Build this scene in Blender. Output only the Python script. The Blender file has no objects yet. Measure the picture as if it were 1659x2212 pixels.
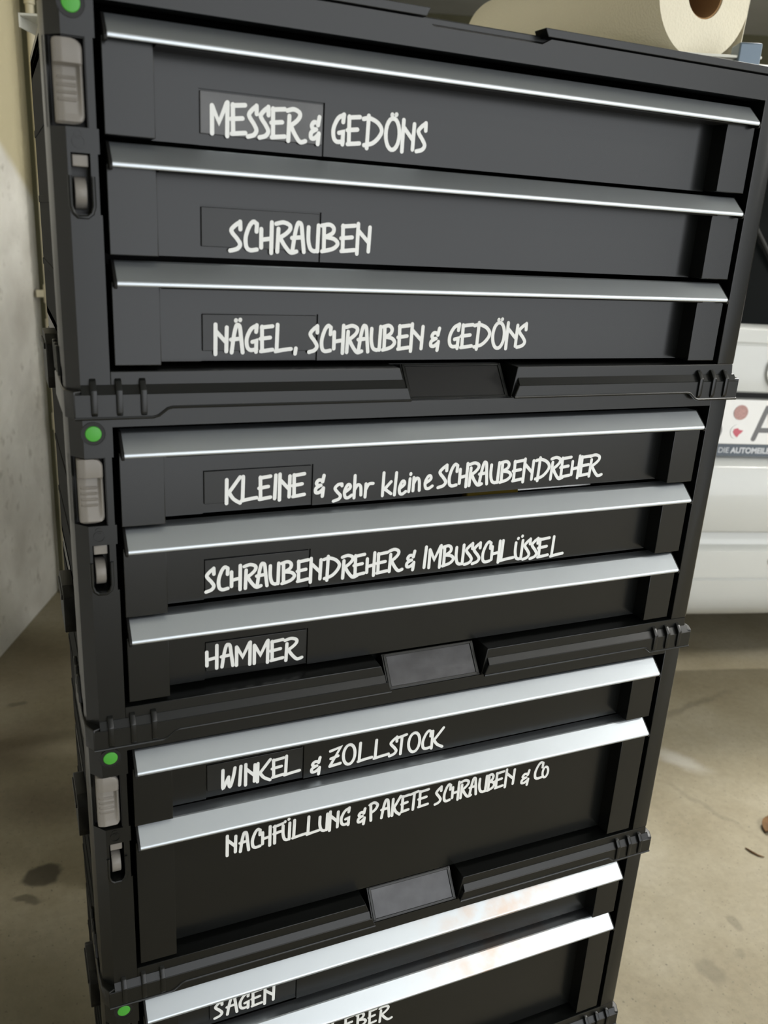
import bpy, bmesh, math, random
from mathutils import Vector, Matrix

random.seed(7)
scene = bpy.context.scene
COL = scene.collection
MM = 0.001
FZ = 0.97            # height of the top case's drawer opening above the floor

# ------------------------------------------------------------------ camera
cam_data = bpy.data.cameras.new('camera')
cam = bpy.data.objects.new('camera', cam_data)
COL.objects.link(cam)
right = Vector((0.91622709, -0.39651886, 0.05745177))
down = Vector((-0.0769432, -0.31485931, -0.94601446))
fwd = Vector((0.3932018, 0.86234355, -0.31899206))
m = Matrix((right, -down, -fwd)).transposed().to_4x4()
m.translation = Vector((-0.0451893, -0.4239124, 1.0435461))
cam.matrix_world = m
cam_data.sensor_fit = 'HORIZONTAL'
cam_data.sensor_width = 36.0
cam_data.lens = 36.0 * 1836.4 / 1659.0
cam_data.clip_start = 0.02
cam_data.dof.use_dof = True
cam_data.dof.focus_distance = 0.62
cam_data.dof.aperture_fstop = 18.0
scene.camera = cam

# ------------------------------------------------------------------ world, lights, exposure
world = bpy.data.worlds.new('world')
scene.world = world
world.use_nodes = True
world.node_tree.nodes['Background'].inputs[0].default_value = (0.75, 0.82, 0.9, 1)
world.node_tree.nodes['Background'].inputs[1].default_value = 0.05

scene.view_settings.view_transform = 'Standard'
scene.view_settings.look = 'None'
scene.view_settings.gamma = 1.0
scene.view_settings.use_curve_mapping = False
scene.view_settings.exposure = 0.66


def area_light(name, loc, target, sx, sy, power, color):
    d = bpy.data.lights.new(name, 'AREA')
    d.shape = 'RECTANGLE'
    d.size, d.size_y = sx, sy
    d.energy = power
    d.color = color
    o = bpy.data.objects.new(name, d)
    COL.objects.link(o)
    o.location = loc
    o.rotation_euler = (Vector(target) - Vector(loc)).to_track_quat('-Z', 'Y').to_euler()
    return o


# unseen fluorescent battens on the garage ceiling, the last one added (their housings are built below)
LAMPS = [((3.00, -1.25, 2.28), 26.0, (1.0, 0.98, 0.93)),
         ((1.60, -2.15, 2.28), 6.0, (1.0, 0.97, 0.90)),
         ((2.56, 1.26, 2.28), 50.0, (1.0, 0.97, 0.90))]  # added batten above the car, put in to brighten the left wall
for (lx, ly, lz), pw, cl in LAMPS:
    area_light('ceiling_tube_light', (lx, ly, lz - 0.03), (lx, ly, 0), 1.45, 0.14, pw, cl)
# cool daylight through the open garage door behind the camera
DOOR = Vector((0.0464 + 0.92173 * 4.1 - 0.38783 * 3.93, 1.9933 - 0.38783 * 4.1 - 0.92173 * 3.93, 1.19))
area_light('door_daylight', DOOR, DOOR + Vector((0.38783, 0.92173, 0.0)), 5.0, 2.36, 72.0, (0.94, 0.97, 1.0))

# ------------------------------------------------------------------ materials
def mat(name, color, rough=0.5, metal=0.0, spec=0.38, coat=0.0, emis=None, bump=None, var=None, aniso=None):
    """color rgb; bump=(scale, strength); var=(scale, amount) soft mottling of the thing's own colour"""
    M = bpy.data.materials.new(name)
    M.use_nodes = True
    nt = M.node_tree
    b = nt.nodes['Principled BSDF']
    b.inputs['Base Color'].default_value = (*color, 1)
    b.inputs['Roughness'].default_value = rough
    b.inputs['Metallic'].default_value = metal
    b.inputs['Specular IOR Level'].default_value = spec
    if coat:
        b.inputs['Coat Weight'].default_value = coat
        b.inputs['Coat Roughness'].default_value = 0.08
    if emis:
        b.inputs['Emission Color'].default_value = (*emis[0], 1)
        b.inputs['Emission Strength'].default_value = emis[1]
    tc = nt.nodes.new('ShaderNodeTexCoord')
    if var:
        n = nt.nodes.new('ShaderNodeTexNoise')
        n.inputs['Scale'].default_value = var[0]
        n.inputs['Detail'].default_value = 5
        r = nt.nodes.new('ShaderNodeMapRange')
        r.inputs['From Min'].default_value = 0.3
        r.inputs['From Max'].default_value = 0.7
        r.inputs['To Min'].default_value = 1 - var[1]
        r.inputs['To Max'].default_value = 1 + var[1]
        mx = nt.nodes.new('ShaderNodeVectorMath')
        mx.operation = 'SCALE'
        mx.inputs[0].default_value = color
        nt.links.new(tc.outputs['Object'], n.inputs['Vector'])
        nt.links.new(n.outputs['Fac'], r.inputs['Value'])
        nt.links.new(r.outputs['Result'], mx.inputs['Scale'])
        nt.links.new(mx.outputs[0], b.inputs['Base Color'])
    if bump:
        n2 = nt.nodes.new('ShaderNodeTexNoise')
        n2.inputs['Scale'].default_value = bump[0]
        n2.inputs['Detail'].default_value = 3
        bp = nt.nodes.new('ShaderNodeBump')
        bp.inputs['Strength'].default_value = bump[1]
        bp.inputs['Distance'].default_value = 0.001
        nt.links.new(tc.outputs['Object'], n2.inputs['Vector'])
        nt.links.new(n2.outputs['Fac'], bp.inputs['Height'])
        nt.links.new(bp.outputs['Normal'], b.inputs['Normal'])
    return M


MAT = dict(
    case=mat('case_black_plastic', (0.0040, 0.0046, 0.0043), 0.30, var=(14, 0.12)),
    front=mat('drawer_black_plastic', (0.0050, 0.0056, 0.0053), 0.25, var=(18, 0.14)),
    black=mat('deep_black_plastic', (0.005, 0.005, 0.005), 0.5),
    alu=mat('brushed_aluminium', (0.54, 0.58, 0.62), 0.44, metal=1.0, var=(9, 0.03)),
    side=mat('ribbed_side_plastic', (0.006, 0.0065, 0.006), 0.75, spec=0.12),
    slip=mat('label_slip_cover', (0.009, 0.0096, 0.0092), 0.34, var=(30, 0.1)),
    cover=mat('smoked_label_cover', (0.055, 0.055, 0.06), 0.2, var=(60, 0.35), bump=(40, 0.25)),
    cover1=mat('lightened_label_cover', (0.085, 0.085, 0.086), 0.32, var=(40, 0.2)),  # top slip's bright reflection put into a lighter base colour
    white=mat('white_vinyl', (0.80, 0.81, 0.79), 0.5),
    green=mat('green_button_plastic', (0.06, 0.33, 0.035), 0.4),
    grip=mat('warm_grey_plastic', (0.205, 0.19, 0.17), 0.38),
    plaster=None, floor=None,
)
TEXT = {
    'd11': 'M51.3,9.5,110.1 E61.1,7.8,110.2 S69.0,5.6,110.2 S74.7,5.8,110.3 E80.8,7.7,110.4 R88.7,10.4,110.4 &100.6,5.5,110.5 G112.0,7.3,110.6 E120.3,7.5,110.7 D128.6,11.5,110.8 Ö140.6,9.5,110.9 N150.1,8.3,111.0 S158.7,6.2,111.1',
    'd12': 'S60.2,6.8,57.3 C67.3,8.1,57.5 H75.8,7.5,57.7 R83.9,12.1,58.0 A92.3,7.9,58.2 U100.7,7.0,58.4 B108.3,10.1,58.7 E119.1,8.7,58.9 N127.5,9.0,59.2',
    'd13': 'N52.3,7.8,6.8 Ä60.9,7.4,6.9 G68.5,7.2,6.9 E76.6,7.4,6.9 L84.7,9.4,7.0 ;94.7,2.6,7.0 S103.0,5.9,7.0 C109.4,7.1,7.0 H116.8,7.3,7.1 R124.2,10.4,7.1 A131.3,7.2,7.1 U138.6,7.0,7.6 B145.9,8.3,7.8 E155.2,7.8,8.0 N162.6,9.1,8.1 &175.3,6.4,8.4 G186.8,7.8,8.6 E195.0,8.3,8.8 D203.2,11.8,9.0 Ö215.3,9.7,9.2 N224.8,9.0,9.4 S232.8,6.9,9.5',
    'd21': 'K58.1,9.2,109.7 L66.8,9.4,109.8 E76.7,7.5,109.8 I84.9,2.7,109.9 N87.8,7.8,109.9 E96.0,7.9,110.0 &109.2,6.2,110.1 s120.6,6.0,107.2 e126.6,6.0,107.2 h133.0,6.2,107.1 r139.7,6.0,107.1 k151.0,6.9,107.1 l158.3,3.0,107.0 e161.5,5.6,107.0 i167.5,3.0,108.4 n170.9,5.6,108.7 e178.2,6.5,109.2 S187.6,6.7,109.6 C194.3,7.2,109.6 H201.9,6.8,109.6 R208.7,10.4,109.7 A216.0,7.0,109.7 U223.6,7.3,109.7 B230.9,8.9,109.8 E240.3,7.7,109.8 N247.5,8.7,109.9 D256.6,11.6,109.9 R268.2,10.9,110.0 E275.8,8.5,110.0 H284.3,7.2,110.0 E291.0,9.3,110.1 R298.3,11.8,110.1',
    'd22': 'S46.6,5.9,58.1 C53.0,7.4,58.0 H60.8,7.0,58.0 R68.5,10.9,57.9 A75.7,7.5,57.8 U83.4,6.5,57.8 B90.6,8.8,57.7 E100.1,7.5,57.6 N107.6,8.2,57.5 D116.2,11.2,57.4 R127.8,10.9,57.3 E135.6,7.6,57.3 H143.6,6.5,57.2 E150.5,7.8,57.1 R158.3,10.2,58.1 &170.1,6.4,57.8 I181.7,3.3,57.6 M185.4,9.8,57.4 B195.2,8.8,57.2 U204.4,6.7,57.0 S211.1,6.4,56.8 S216.7,6.4,56.7 C223.3,7.6,56.5 H230.4,7.5,56.3 L237.5,11.0,56.1 Ü248.1,6.7,55.9 S254.8,5.9,55.7 S260.3,6.4,55.6 E266.2,9.2,55.4 L276.8,10.3,55.1',
    'd23': 'H46.3,8.1,9.8 A55.2,8.2,9.4 M63.6,10.4,9.0 M74.2,10.6,8.5 E84.8,8.6,8.1 R93.5,11.9,7.6',
    'd31': 'W55.5,9.0,109.3 I65.0,4.2,109.4 N69.5,7.8,109.5 K77.3,9.8,109.6 E87.1,8.5,109.7 L95.1,11.0,109.8 &112.7,7.1,106.3 Z125.1,9.0,108.8 O134.1,10.1,108.7 L145.3,10.7,108.5 L156.6,11.5,108.3 S167.5,6.4,108.2 T172.8,7.5,108.1 O180.8,10.3,107.9 C191.1,8.2,107.8 K198.7,10.0,107.7',
    'd32': 'N58.0,7.3,59.2 A66.7,6.9,59.2 C74.0,7.1,59.3 H81.1,6.8,59.4 F88.9,6.6,59.4 Ü94.8,5.9,59.5 L101.8,9.9,59.6 L111.7,8.9,59.7 U119.9,6.8,59.8 N126.8,7.6,59.8 G134.8,7.4,59.9 &147.4,6.0,58.5 P155.7,7.2,59.3 A164.7,7.3,59.3 K172.8,6.9,59.4 E179.8,6.2,59.7 T186.0,6.7,60.1 E192.7,8.4,60.5 S205.7,5.5,60.0 C212.0,6.5,60.2 H218.9,6.6,60.3 R225.6,9.9,60.5 A233.1,6.7,60.6 U240.4,7.4,60.8 B247.9,6.4,60.9 E254.3,7.3,61.1 N262.1,9.1,61.3 &276.4,7.4,58.7 C287.1,8.6,61.0 o294.4,6.3,60.9',
    'd41': 'S49.5,6.6,110.0 A58.0,8.5,110.0 G66.5,8.0,110.0 E75.5,8.1,109.9 N84.0,8.6,109.9',
    'd42': 'K127.7,8.1,58.1 L135.8,9.8,57.6 E146.2,8.5,57.0 B155.8,8.7,56.4 E165.9,6.8,55.9 R174.4,11.7,55.2',
}


# ------------------------------------------------------------------ mesh helpers
class MB:
    """collects pieces (in millimetres) into one mesh"""
    def __init__(self, off=(0, 0, 0)):
        self.v, self.f, self.off = [], [], off

    def add(self, bm):
        n = len(self.v)
        bm.verts.ensure_lookup_table()
        bm.verts.index_update()
        self.v += [tuple(x.co) for x in bm.verts]
        self.f += [tuple(n + x.index for x in f.verts) for f in bm.faces]
        bm.free()

    def box(self, x0, x1, y0, y1, z0, z1, bev=0.0, seg=2):
        bm = bmesh.new()
        bmesh.ops.create_cube(bm, size=1)
        for v in bm.verts:
            v.co = Vector(((x0 + x1) / 2 + v.co.x * (x1 - x0), (y0 + y1) / 2 + v.co.y * (y1 - y0), (z0 + z1) / 2 + v.co.z * (z1 - z0)))
        if bev:
            bmesh.ops.bevel(bm, geom=bm.edges[:], offset=bev, segments=seg, affect='EDGES', profile=0.5)
        self.add(bm)

    def prism(self, poly, axis, a, b, bev=0.0, seg=2):
        """poly: 2d points; axis 'x' -> (y,z), 'y' -> (x,z), 'z' -> (x,y)"""
        bm = bmesh.new()
        def P(p, t):
            return {'x': (t, p[0], p[1]), 'y': (p[0], t, p[1]), 'z': (p[0], p[1], t)}[axis]
        A = [bm.verts.new(P(p, a)) for p in poly]
        B = [bm.verts.new(P(p, b)) for p in poly]
        bm.faces.new(A)
        bm.faces.new(B[::-1])
        k = len(poly)
        for i in range(k):
            bm.faces.new((A[i], B[i], B[(i + 1) % k], A[(i + 1) % k]))
        bmesh.ops.recalc_face_normals(bm, faces=bm.faces[:])
        if bev:
            bmesh.ops.bevel(bm, geom=bm.edges[:], offset=bev, segments=seg, affect='EDGES', profile=0.5)
        self.add(bm)

    def cyl(self, c, r, h, axis='y', n=32, bev=0.0):
        poly = [(r * math.cos(2 * math.pi * i / n), r * math.sin(2 * math.pi * i / n)) for i in range(n)]
        o = {'x': (c[1], c[2], c[0]), 'y': (c[0], c[2], c[1]), 'z': (c[0], c[1], c[2])}[axis]
        bm = bmesh.new()
        poly = [(p[0] + o[0], p[1] + o[1]) for p in poly]
        def P(p, t):
            return {'x': (t, p[0], p[1]), 'y': (p[0], t, p[1]), 'z': (p[0], p[1], t)}[axis]
        A = [bm.verts.new(P(p, o[2] - h / 2)) for p in poly]
        B = [bm.verts.new(P(p, o[2] + h / 2)) for p in poly]
        fa = bm.faces.new(A)
        fb = bm.faces.new(B[::-1])
        for i in range(n):
            bm.faces.new((A[i], B[i], B[(i + 1) % n], A[(i + 1) % n]))
        bmesh.ops.recalc_face_normals(bm, faces=bm.faces[:])
        if bev:
            bmesh.ops.bevel(bm, geom=list(fa.edges) + list(fb.edges), offset=bev, segments=3, affect='EDGES', profile=0.5)
        self.add(bm)

    def ring(self, c, r0, r1, h, axis='y', n=40):
        """tube ring of inner radius r0, outer r1, length h centred on c"""
        def P(x, y, t):
            return {'x': (c[0] + t, c[1] + x, c[2] + y), 'y': (c[0] + x, c[1] + t, c[2] + y), 'z': (c[0] + x, c[1] + y, c[2] + t)}[axis]
        bm = bmesh.new()
        L = []
        for r, t in ((r0, -h / 2), (r1, -h / 2), (r1, h / 2), (r0, h / 2)):
            L.append([bm.verts.new(P(r * math.cos(2 * math.pi * i / n), r * math.sin(2 * math.pi * i / n), t)) for i in range(n)])
        for j in range(4):
            for i in range(n):
                bm.faces.new((L[j][i], L[j][(i + 1) % n], L[(j + 1) % 4][(i + 1) % n], L[(j + 1) % 4][i]))
        bmesh.ops.recalc_face_normals(bm, faces=bm.faces[:])
        self.add(bm)

    def raise_field(self, rows, yb):
        bm = bmesh.new()
        V = [[bm.verts.new(p) for p in r] for r in rows]
        W = [[bm.verts.new((p[0], yb, p[2])) for p in r] for r in rows]
        n, k = len(V), len(V[0])
        for i in range(n - 1):
            for j in range(k - 1):
                bm.faces.new((V[i][j], V[i][j + 1], V[i + 1][j + 1], V[i + 1][j]))
        for i in range(n - 1):
            for j in (0, k - 1):
                bm.faces.new((V[i][j], V[i + 1][j], W[i + 1][j], W[i][j]))
        for i in (0, n - 1):
            for j in range(k - 1):
                bm.faces.new((V[i][j], V[i][j + 1], W[i][j + 1], W[i][j]))
        bmesh.ops.recalc_face_normals(bm, faces=bm.faces[:])
        self.add(bm)

    def tube(self, pts, r, n=10):
        bm = bmesh.new()
        rings = []
        pts = [Vector(p) for p in pts]
        for i, p in enumerate(pts):
            t = (pts[min(i + 1, len(pts) - 1)] - pts[max(i - 1, 0)]).normalized()
            q = t.orthogonal().normalized() if i == 0 else (q - t * q.dot(t)).normalized()
            w = t.cross(q)
            rr = r[i] if isinstance(r, (list, tuple)) else r
            rings.append([bm.verts.new(p + q * rr * math.cos(2 * math.pi * k / n) + w * rr * math.sin(2 * math.pi * k / n)) for k in range(n)])
        for a, b in zip(rings, rings[1:]):
            for k in range(n):
                bm.faces.new((a[k], a[(k + 1) % n], b[(k + 1) % n], b[k]))
        bm.faces.new(rings[0][::-1])
        bm.faces.new(rings[-1])
        bmesh.ops.recalc_face_normals(bm, faces=bm.faces[:])
        self.add(bm)

    def deform(self, fn):
        self.v = [fn(*v) for v in self.v]

    def build(self, name, material, parent=None, smooth=20):
        me = bpy.data.meshes.new(name)
        ox, oy, oz = self.off
        me.from_pydata([((x - ox) * MM, (y - oy) * MM, (z - oz) * MM) for x, y, z in self.v], [], self.f)
        if smooth:
            me.polygons.foreach_set('use_smooth', [True] * len(me.polygons))
            me.set_sharp_from_angle(angle=math.radians(smooth))
        me.materials.append(material)
        o = bpy.data.objects.new(name, me)
        COL.objects.link(o)
        if parent:
            o.parent = parent
        return o


def heightfield(mb, x0, x1, z0, z1, rl, r, front, yb, nz=110, nx=22):
    """front surface y = front(x, z) over a rectangle with rounded corners (radius rl left, r right)"""
    rows = []
    for i in range(nz + 1):
        z = z0 + (z1 - z0) * i / nz
        def inset(q):
            d = min(z - z0, z1 - z)
            return q - math.sqrt(max(0.0, q * q - (q - d) ** 2)) if d < q else 0.0
        a, c = x0 + inset(rl), x1 - inset(r)
        rows.append([(a + (c - a) * j / nx, front(a + (c - a) * j / nx, z) + (0.9 * (abs(2 * j / nx - 1)) ** 12), z) for j in range(nx + 1)])
    mb.raise_field(rows, yb)


def tag(o, label=None, cat=None, group=None, kind=None):
    if label:
        o['label'] = label
    if cat:
        o['category'] = cat
    if group:
        o['group'] = group
    if kind:
        o['kind'] = kind
    return o


def thing(name, loc, label, cat, group=None, rz=0.0):
    o = bpy.data.objects.new(name, None)
    o.empty_display_size = 0.05
    COL.objects.link(o)
    o.location = loc
    o.rotation_euler = (0, 0, rz)
    return tag(o, label, cat, group)


# ------------------------------------------------------------------ brush lettering
def arc(cx, cy, rx, ry, a0, a1, n=14):
    return [(cx + rx * math.cos(math.radians(a0 + (a1 - a0) * i / n)), cy + ry * math.sin(math.radians(a0 + (a1 - a0) * i / n))) for i in range(n + 1)]


# strokes in a unit box: x 0..1 = letter width, y 0..1 = cap height; 's' marks a straight polyline, 'c' a smooth one
G = {
    'M': [('s', [(.10, .0), (.10, .84)]), ('s', [(.12, .82), (.45, .36), (.84, .96)]), ('s', [(.88, .98), (.86, -.04)])],
    'E': [('s', [(.14, .93), (.16, .05)]), ('s', [(.12, .90), (.90, .95)]), ('s', [(.04, .49), (.74, .54)]), ('s', [(.08, .04), (.92, .10)])],
    'S': [('s', [(.86, .72), (.84, .97)]), ('c', [(.82, .95), (.50, .85), (.20, .70), (.28, .58), (.62, .40), (.84, .22), (.62, .07), (.10, .0)])],
    'R': [('c', [(.04, .92), (.35, .98), (.62, .90), (.64, .76), (.46, .60), (.20, .46)]), ('s', [(.14, .76), (.10, -.02)]), ('c', [(.22, .46), (.42, .20), (.68, -.02), (.94, .02)])],
    '&': [('s', [(.90, .82), (.78, .56)]), ('c', [(.80, .62), (.40, .64), (.20, .52), (.36, .42), (.62, .42)]), ('c', [(.50, .40), (.16, .30), (.16, .14), (.48, .13), (.84, .26)]), ('s', [(.88, .30), (.80, -.04)])],
    'G': [('s', [(.84, .74), (.88, .98)]), ('c', [(.86, .96), (.46, .84), (.16, .52), (.18, .22), (.42, .09), (.86, .12)]), ('s', [(.84, .02), (.86, .42), (.56, .38)])],
    'D': [('s', [(.28, 1.02), (.24, -.04)]), ('c', [(.04, .90), (.34, .94), (.72, .82), (.92, .60), (.80, .36), (.50, .14), (.10, .05)])],
    'O': [('c', arc(.5, .5, .40, .52, 100, 460, 22))],
    'N': [('s', [(.14, 1.0), (.12, -.05)]), ('s', [(.14, .78), (.84, .36)]), ('s', [(.88, .90), (.84, .05)])],
    'C': [('s', [(.86, .66), (.88, .92)]), ('c', [(.88, .90), (.66, .98), (.40, .82), (.18, .46), (.22, .14), (.46, .03), (.88, .06)])],
    'H': [('s', [(.12, .74), (.12, .12)]), ('s', [(.84, .98), (.82, -.05)]), ('s', [(.12, .38), (.84, .44)])],
    'A': [('c', [(.10, .0), (.26, .60), (.42, .94), (.56, .98), (.68, .90), (.76, .55), (.88, .0)]), ('s', [(.06, .46), (.76, .50)])],
    'U': [('c', [(.12, .84), (.12, .42), (.28, .12), (.56, .03), (.80, .06)]), ('s', [(.88, .92), (.84, .03)])],
    'B': [('s', [(.16, .92), (.18, .06)]), ('c', [(.04, .90), (.44, .95), (.68, .84), (.62, .66), (.24, .52)]), ('c', [(.24, .52), (.72, .46), (.92, .30), (.66, .12), (.08, .02)])],
    'L': [('s', [(.14, 1.0), (.10, .04)]), ('c', [(.04, .03), (.45, .08), (.94, .12)])],
    'K': [('s', [(.10, .92), (.08, -.02)]), ('s', [(.90, 1.0), (.22, .40)]), ('c', [(.22, .42), (.50, .14), (.90, -.04)])],
    'I': [('s', [(.60, .97), (.40, .02)])],
    'W': [('c', [(.10, .94), (.08, .40), (.10, .04), (.30, .30), (.48, .56)]), ('c', [(.48, .56), (.50, .20), (.60, .06), (.80, .50), (.92, .96)])],
    'Z': [('s', [(.10, .86), (.88, .98), (.10, .08)]), ('s', [(.10, .06), (.90, .12)]), ('s', [(.16, .46), (.70, .54)])],
    'T': [('s', [(.04, .90), (.94, 1.0)]), ('s', [(.52, .95), (.46, .0)])],
    'F': [('s', [(.16, .94), (.16, .0)]), ('s', [(.08, .90), (.94, .98)]), ('s', [(.06, .52), (.76, .58)])],
    'P': [('s', [(.16, .94), (.26, .0)]), ('c', [(.06, .90), (.50, .98), (.86, .82), (.66, .58), (.24, .44)])],
    ';': [('s', [(.60, .14), (.45, -.06)])],
    's': [('s', [(.90, .54), (.88, .62)]), ('c', [(.88, .62), (.50, .60), (.20, .46), (.42, .30), (.76, .14), (.62, .0), (.06, -.08)])],
    'e': [('c', [(.22, .26), (.72, .42), (.70, .56), (.44, .55), (.18, .30), (.26, .06), (.56, .02), (.94, .12)])],
    'h': [('s', [(.14, .94), (.12, .0)]), ('c', [(.16, .36), (.44, .54), (.74, .46), (.80, .10)])],
    'r': [('s', [(.20, .56), (.16, .0)]), ('c', [(.22, .34), (.50, .54), (.94, .56)])],
    'k': [('s', [(.14, .98), (.10, .0)]), ('s', [(.86, .58), (.24, .26)]), ('s', [(.24, .30), (.90, .06)])],
    'l': [('s', [(.60, .96), (.40, .0)])],
    'i': [('s', [(.55, .56), (.42, .0)]), ('s', [(.66, .78), (.64, .74)])],
    'n': [('s', [(.14, .58), (.12, .0)]), ('c', [(.16, .32), (.46, .54), (.78, .44), (.86, .0)])],
    'o': [('c', arc(.5, .33, .38, .32, 100, 460, 18))],
}
G['Ä'] = G['A'] + [('s', [(.40, 1.13), (.41, 1.15)]), ('s', [(.70, 1.15), (.71, 1.17)])]
G['Ö'] = G['O'] + [('s', [(.42, 1.12), (.43, 1.14)]), ('s', [(.66, 1.14), (.67, 1.16)])]
G['Ü'] = G['U'] + [('s', [(.32, 1.03), (.33, 1.05)]), ('s', [(.76, 1.12), (.77, 1.14)])]


def catmull(p, sub=6):
    q = [p[0]] + list(p) + [p[-1]]
    out = []
    for i in range(1, len(q) - 2):
        for s in range(sub):
            t = s / sub
            out.append(tuple(0.5 * (2 * q[i][k] + (q[i + 1][k] - q[i - 1][k]) * t + (2 * q[i - 1][k] - 5 * q[i][k] + 4 * q[i + 1][k] - q[i + 2][k]) * t * t
                                    + (3 * q[i][k] - q[i - 1][k] - 3 * q[i + 1][k] + q[i + 2][k]) * t ** 3) for k in (0, 1)))
    out.append(p[-1])
    return out


def ribbon(mb, pts, w, y0, th):
    """flat brush stroke with rounded ends lying on the plane y = y0 (towards -y it is th thick)"""
    P = [Vector(p) for p in pts]
    P = [P[0]] + [b for a, b in zip(P, P[1:]) if (b - a).length > 1e-4]
    n = len(P)
    left, rightp = [], []
    for i in range(n):
        d0 = (P[i] - P[i - 1]).normalized() if i else (P[1] - P[0]).normalized()
        d1 = (P[i + 1] - P[i]).normalized() if i < n - 1 else d0
        t = (d0 + d1)
        t = t.normalized() if t.length > 1e-6 else d1
        k = 1.0 / max(0.55, math.sqrt(max(0.0, (1 + d0.dot(d1)) / 2)))
        nn = Vector((-t.y, t.x)) * (w / 2 * k)
        left.append(P[i] + nn)
        rightp.append(P[i] - nn)
    def cap(c, d):
        a0 = math.atan2(d.y, d.x)
        return [c + Vector((math.cos(a0 + a), math.sin(a0 + a))) * w / 2 for a in (math.radians(x) for x in (60, 30, 0, -30, -60))]
    endc = cap(P[-1], (P[-1] - P[-2]).normalized())
    stc = cap(P[0], (P[0] - P[1]).normalized())
    bm = bmesh.new()
    def V(p, y):
        return bm.verts.new((p.x, y, p.y))
    ya, yb = y0 - th, y0
    Lf, Rf = [V(p, ya - 0.12 * i / n) for i, p in enumerate(left)], [V(p, ya - 0.12 * i / n) for i, p in enumerate(rightp)]
    Ef, Sf = [V(p, ya - 0.12 * (n - 1) / n) for p in endc], [V(p, ya) for p in stc]
    for i in range(n - 1):
        bm.faces.new((Lf[i], Lf[i + 1], Rf[i + 1], Rf[i]))
    bm.faces.new([Lf[-1]] + Ef + [Rf[-1]])
    bm.faces.new([Rf[0]] + Sf + [Lf[0]])
    rim = Lf + Ef + Rf[::-1] + Sf
    low = [V(Vector((v.co.x, v.co.z)), yb) for v in rim]
    for i in range(len(rim)):
        j = (i + 1) % len(rim)
        bm.faces.new((rim[i], rim[j], low[j], low[i]))
    bmesh.ops.recalc_face_normals(bm, faces=bm.faces[:])
    mb.add(bm)


def lettering(mb, spec, y0, cap=14.3, w=2.05):
    c = 0
    for item in spec.split():
        ch = item[0]
        x0, wd, zb = (float(t) for t in item[1:].split(','))
        for kind, pts in G[ch]:
            q = [(x0 + px * wd, zb + py * cap) for px, py in pts]
            if ch in 'OÖo' and kind == 'c':
                q = [(x0 + px * wd, zb + py * cap) for px, py in pts]
            elif kind == 'c':
                q = catmull(q)
            c += 1
            ribbon(mb, q, w if ch not in 'sehrklino' else w * 0.92, y0, 0.22 + 0.012 * (c % 5))


def patched_alu():  # aluminium with a soft mottled brown patch right of the middle
    M = mat('brown_patched_aluminium', (0.53, 0.57, 0.61), 0.38, metal=1.0)
    nt = M.node_tree
    L = nt.links
    tc = nt.nodes.new('ShaderNodeTexCoord')
    sx = nt.nodes.new('ShaderNodeSeparateXYZ')
    L.new(tc.outputs['Object'], sx.inputs[0])
    r = nt.nodes.new('ShaderNodeMapRange')
    r.interpolation_type = 'SMOOTHSTEP'
    r.inputs['From Min'].default_value = 0.0
    r.inputs['From Max'].default_value = 0.09
    r.inputs['To Min'].default_value = 1.0
    r.inputs['To Max'].default_value = 0.0
    d = nt.nodes.new('ShaderNodeMath')
    d.operation = 'SUBTRACT'
    d.inputs[1].default_value = 0.075
    a = nt.nodes.new('ShaderNodeMath')
    a.operation = 'ABSOLUTE'
    L.new(sx.outputs['X'], d.inputs[0])
    L.new(d.outputs[0], a.inputs[0])
    L.new(a.outputs[0], r.inputs['Value'])
    n = nt.nodes.new('ShaderNodeTexNoise')
    n.inputs['Scale'].default_value = 75
    n.inputs['Detail'].default_value = 5
    L.new(tc.outputs['Object'], n.inputs['Vector'])
    q = nt.nodes.new('ShaderNodeMapRange')
    q.inputs['From Min'].default_value = 0.38
    q.inputs['From Max'].default_value = 0.66
    q.inputs['To Max'].default_value = 0.6
    L.new(n.outputs['Fac'], q.inputs['Value'])
    m = nt.nodes.new('ShaderNodeMath')
    m.operation = 'MULTIPLY'
    L.new(r.outputs['Result'], m.inputs[0])
    L.new(q.outputs['Result'], m.inputs[1])
    x = nt.nodes.new('ShaderNodeMix')
    x.data_type = 'RGBA'
    x.inputs['A'].default_value = (0.53, 0.57, 0.61, 1)
    x.inputs['B'].default_value = (0.52, 0.37, 0.28, 1)
    L.new(m.outputs[0], x.inputs['Factor'])
    L.new(x.outputs['Result'], nt.nodes['Principled BSDF'].inputs['Base Color'])
    return M


MAT['alu_patched'] = patched_alu()


# ------------------------------------------------------------------ the drawer cases (millimetres, origin = lower left corner of the opening)
PITCH = 184.4
OFF = (190, 160, -22)


def draw_panel(mb, zb, zt, slot):
    """recessed drawer front with its slot for a label slip"""
    y0, y1 = 12.0, 16.0
    x0, x1 = 24.0, 356.5
    if slot:
        a, b, t = 46.0, 108.3, slot
        mb.box(x0, a, y0, y1, zb, zt)
        mb.box(b, x1, y0, y1, zb, zt)
        mb.box(a, b, y0, y1, t, zt)
        mb.box(a, b, 13.2, y1, zb, t)
    else:
        mb.box(x0, x1, y0, y1, zb, zt)


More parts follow.
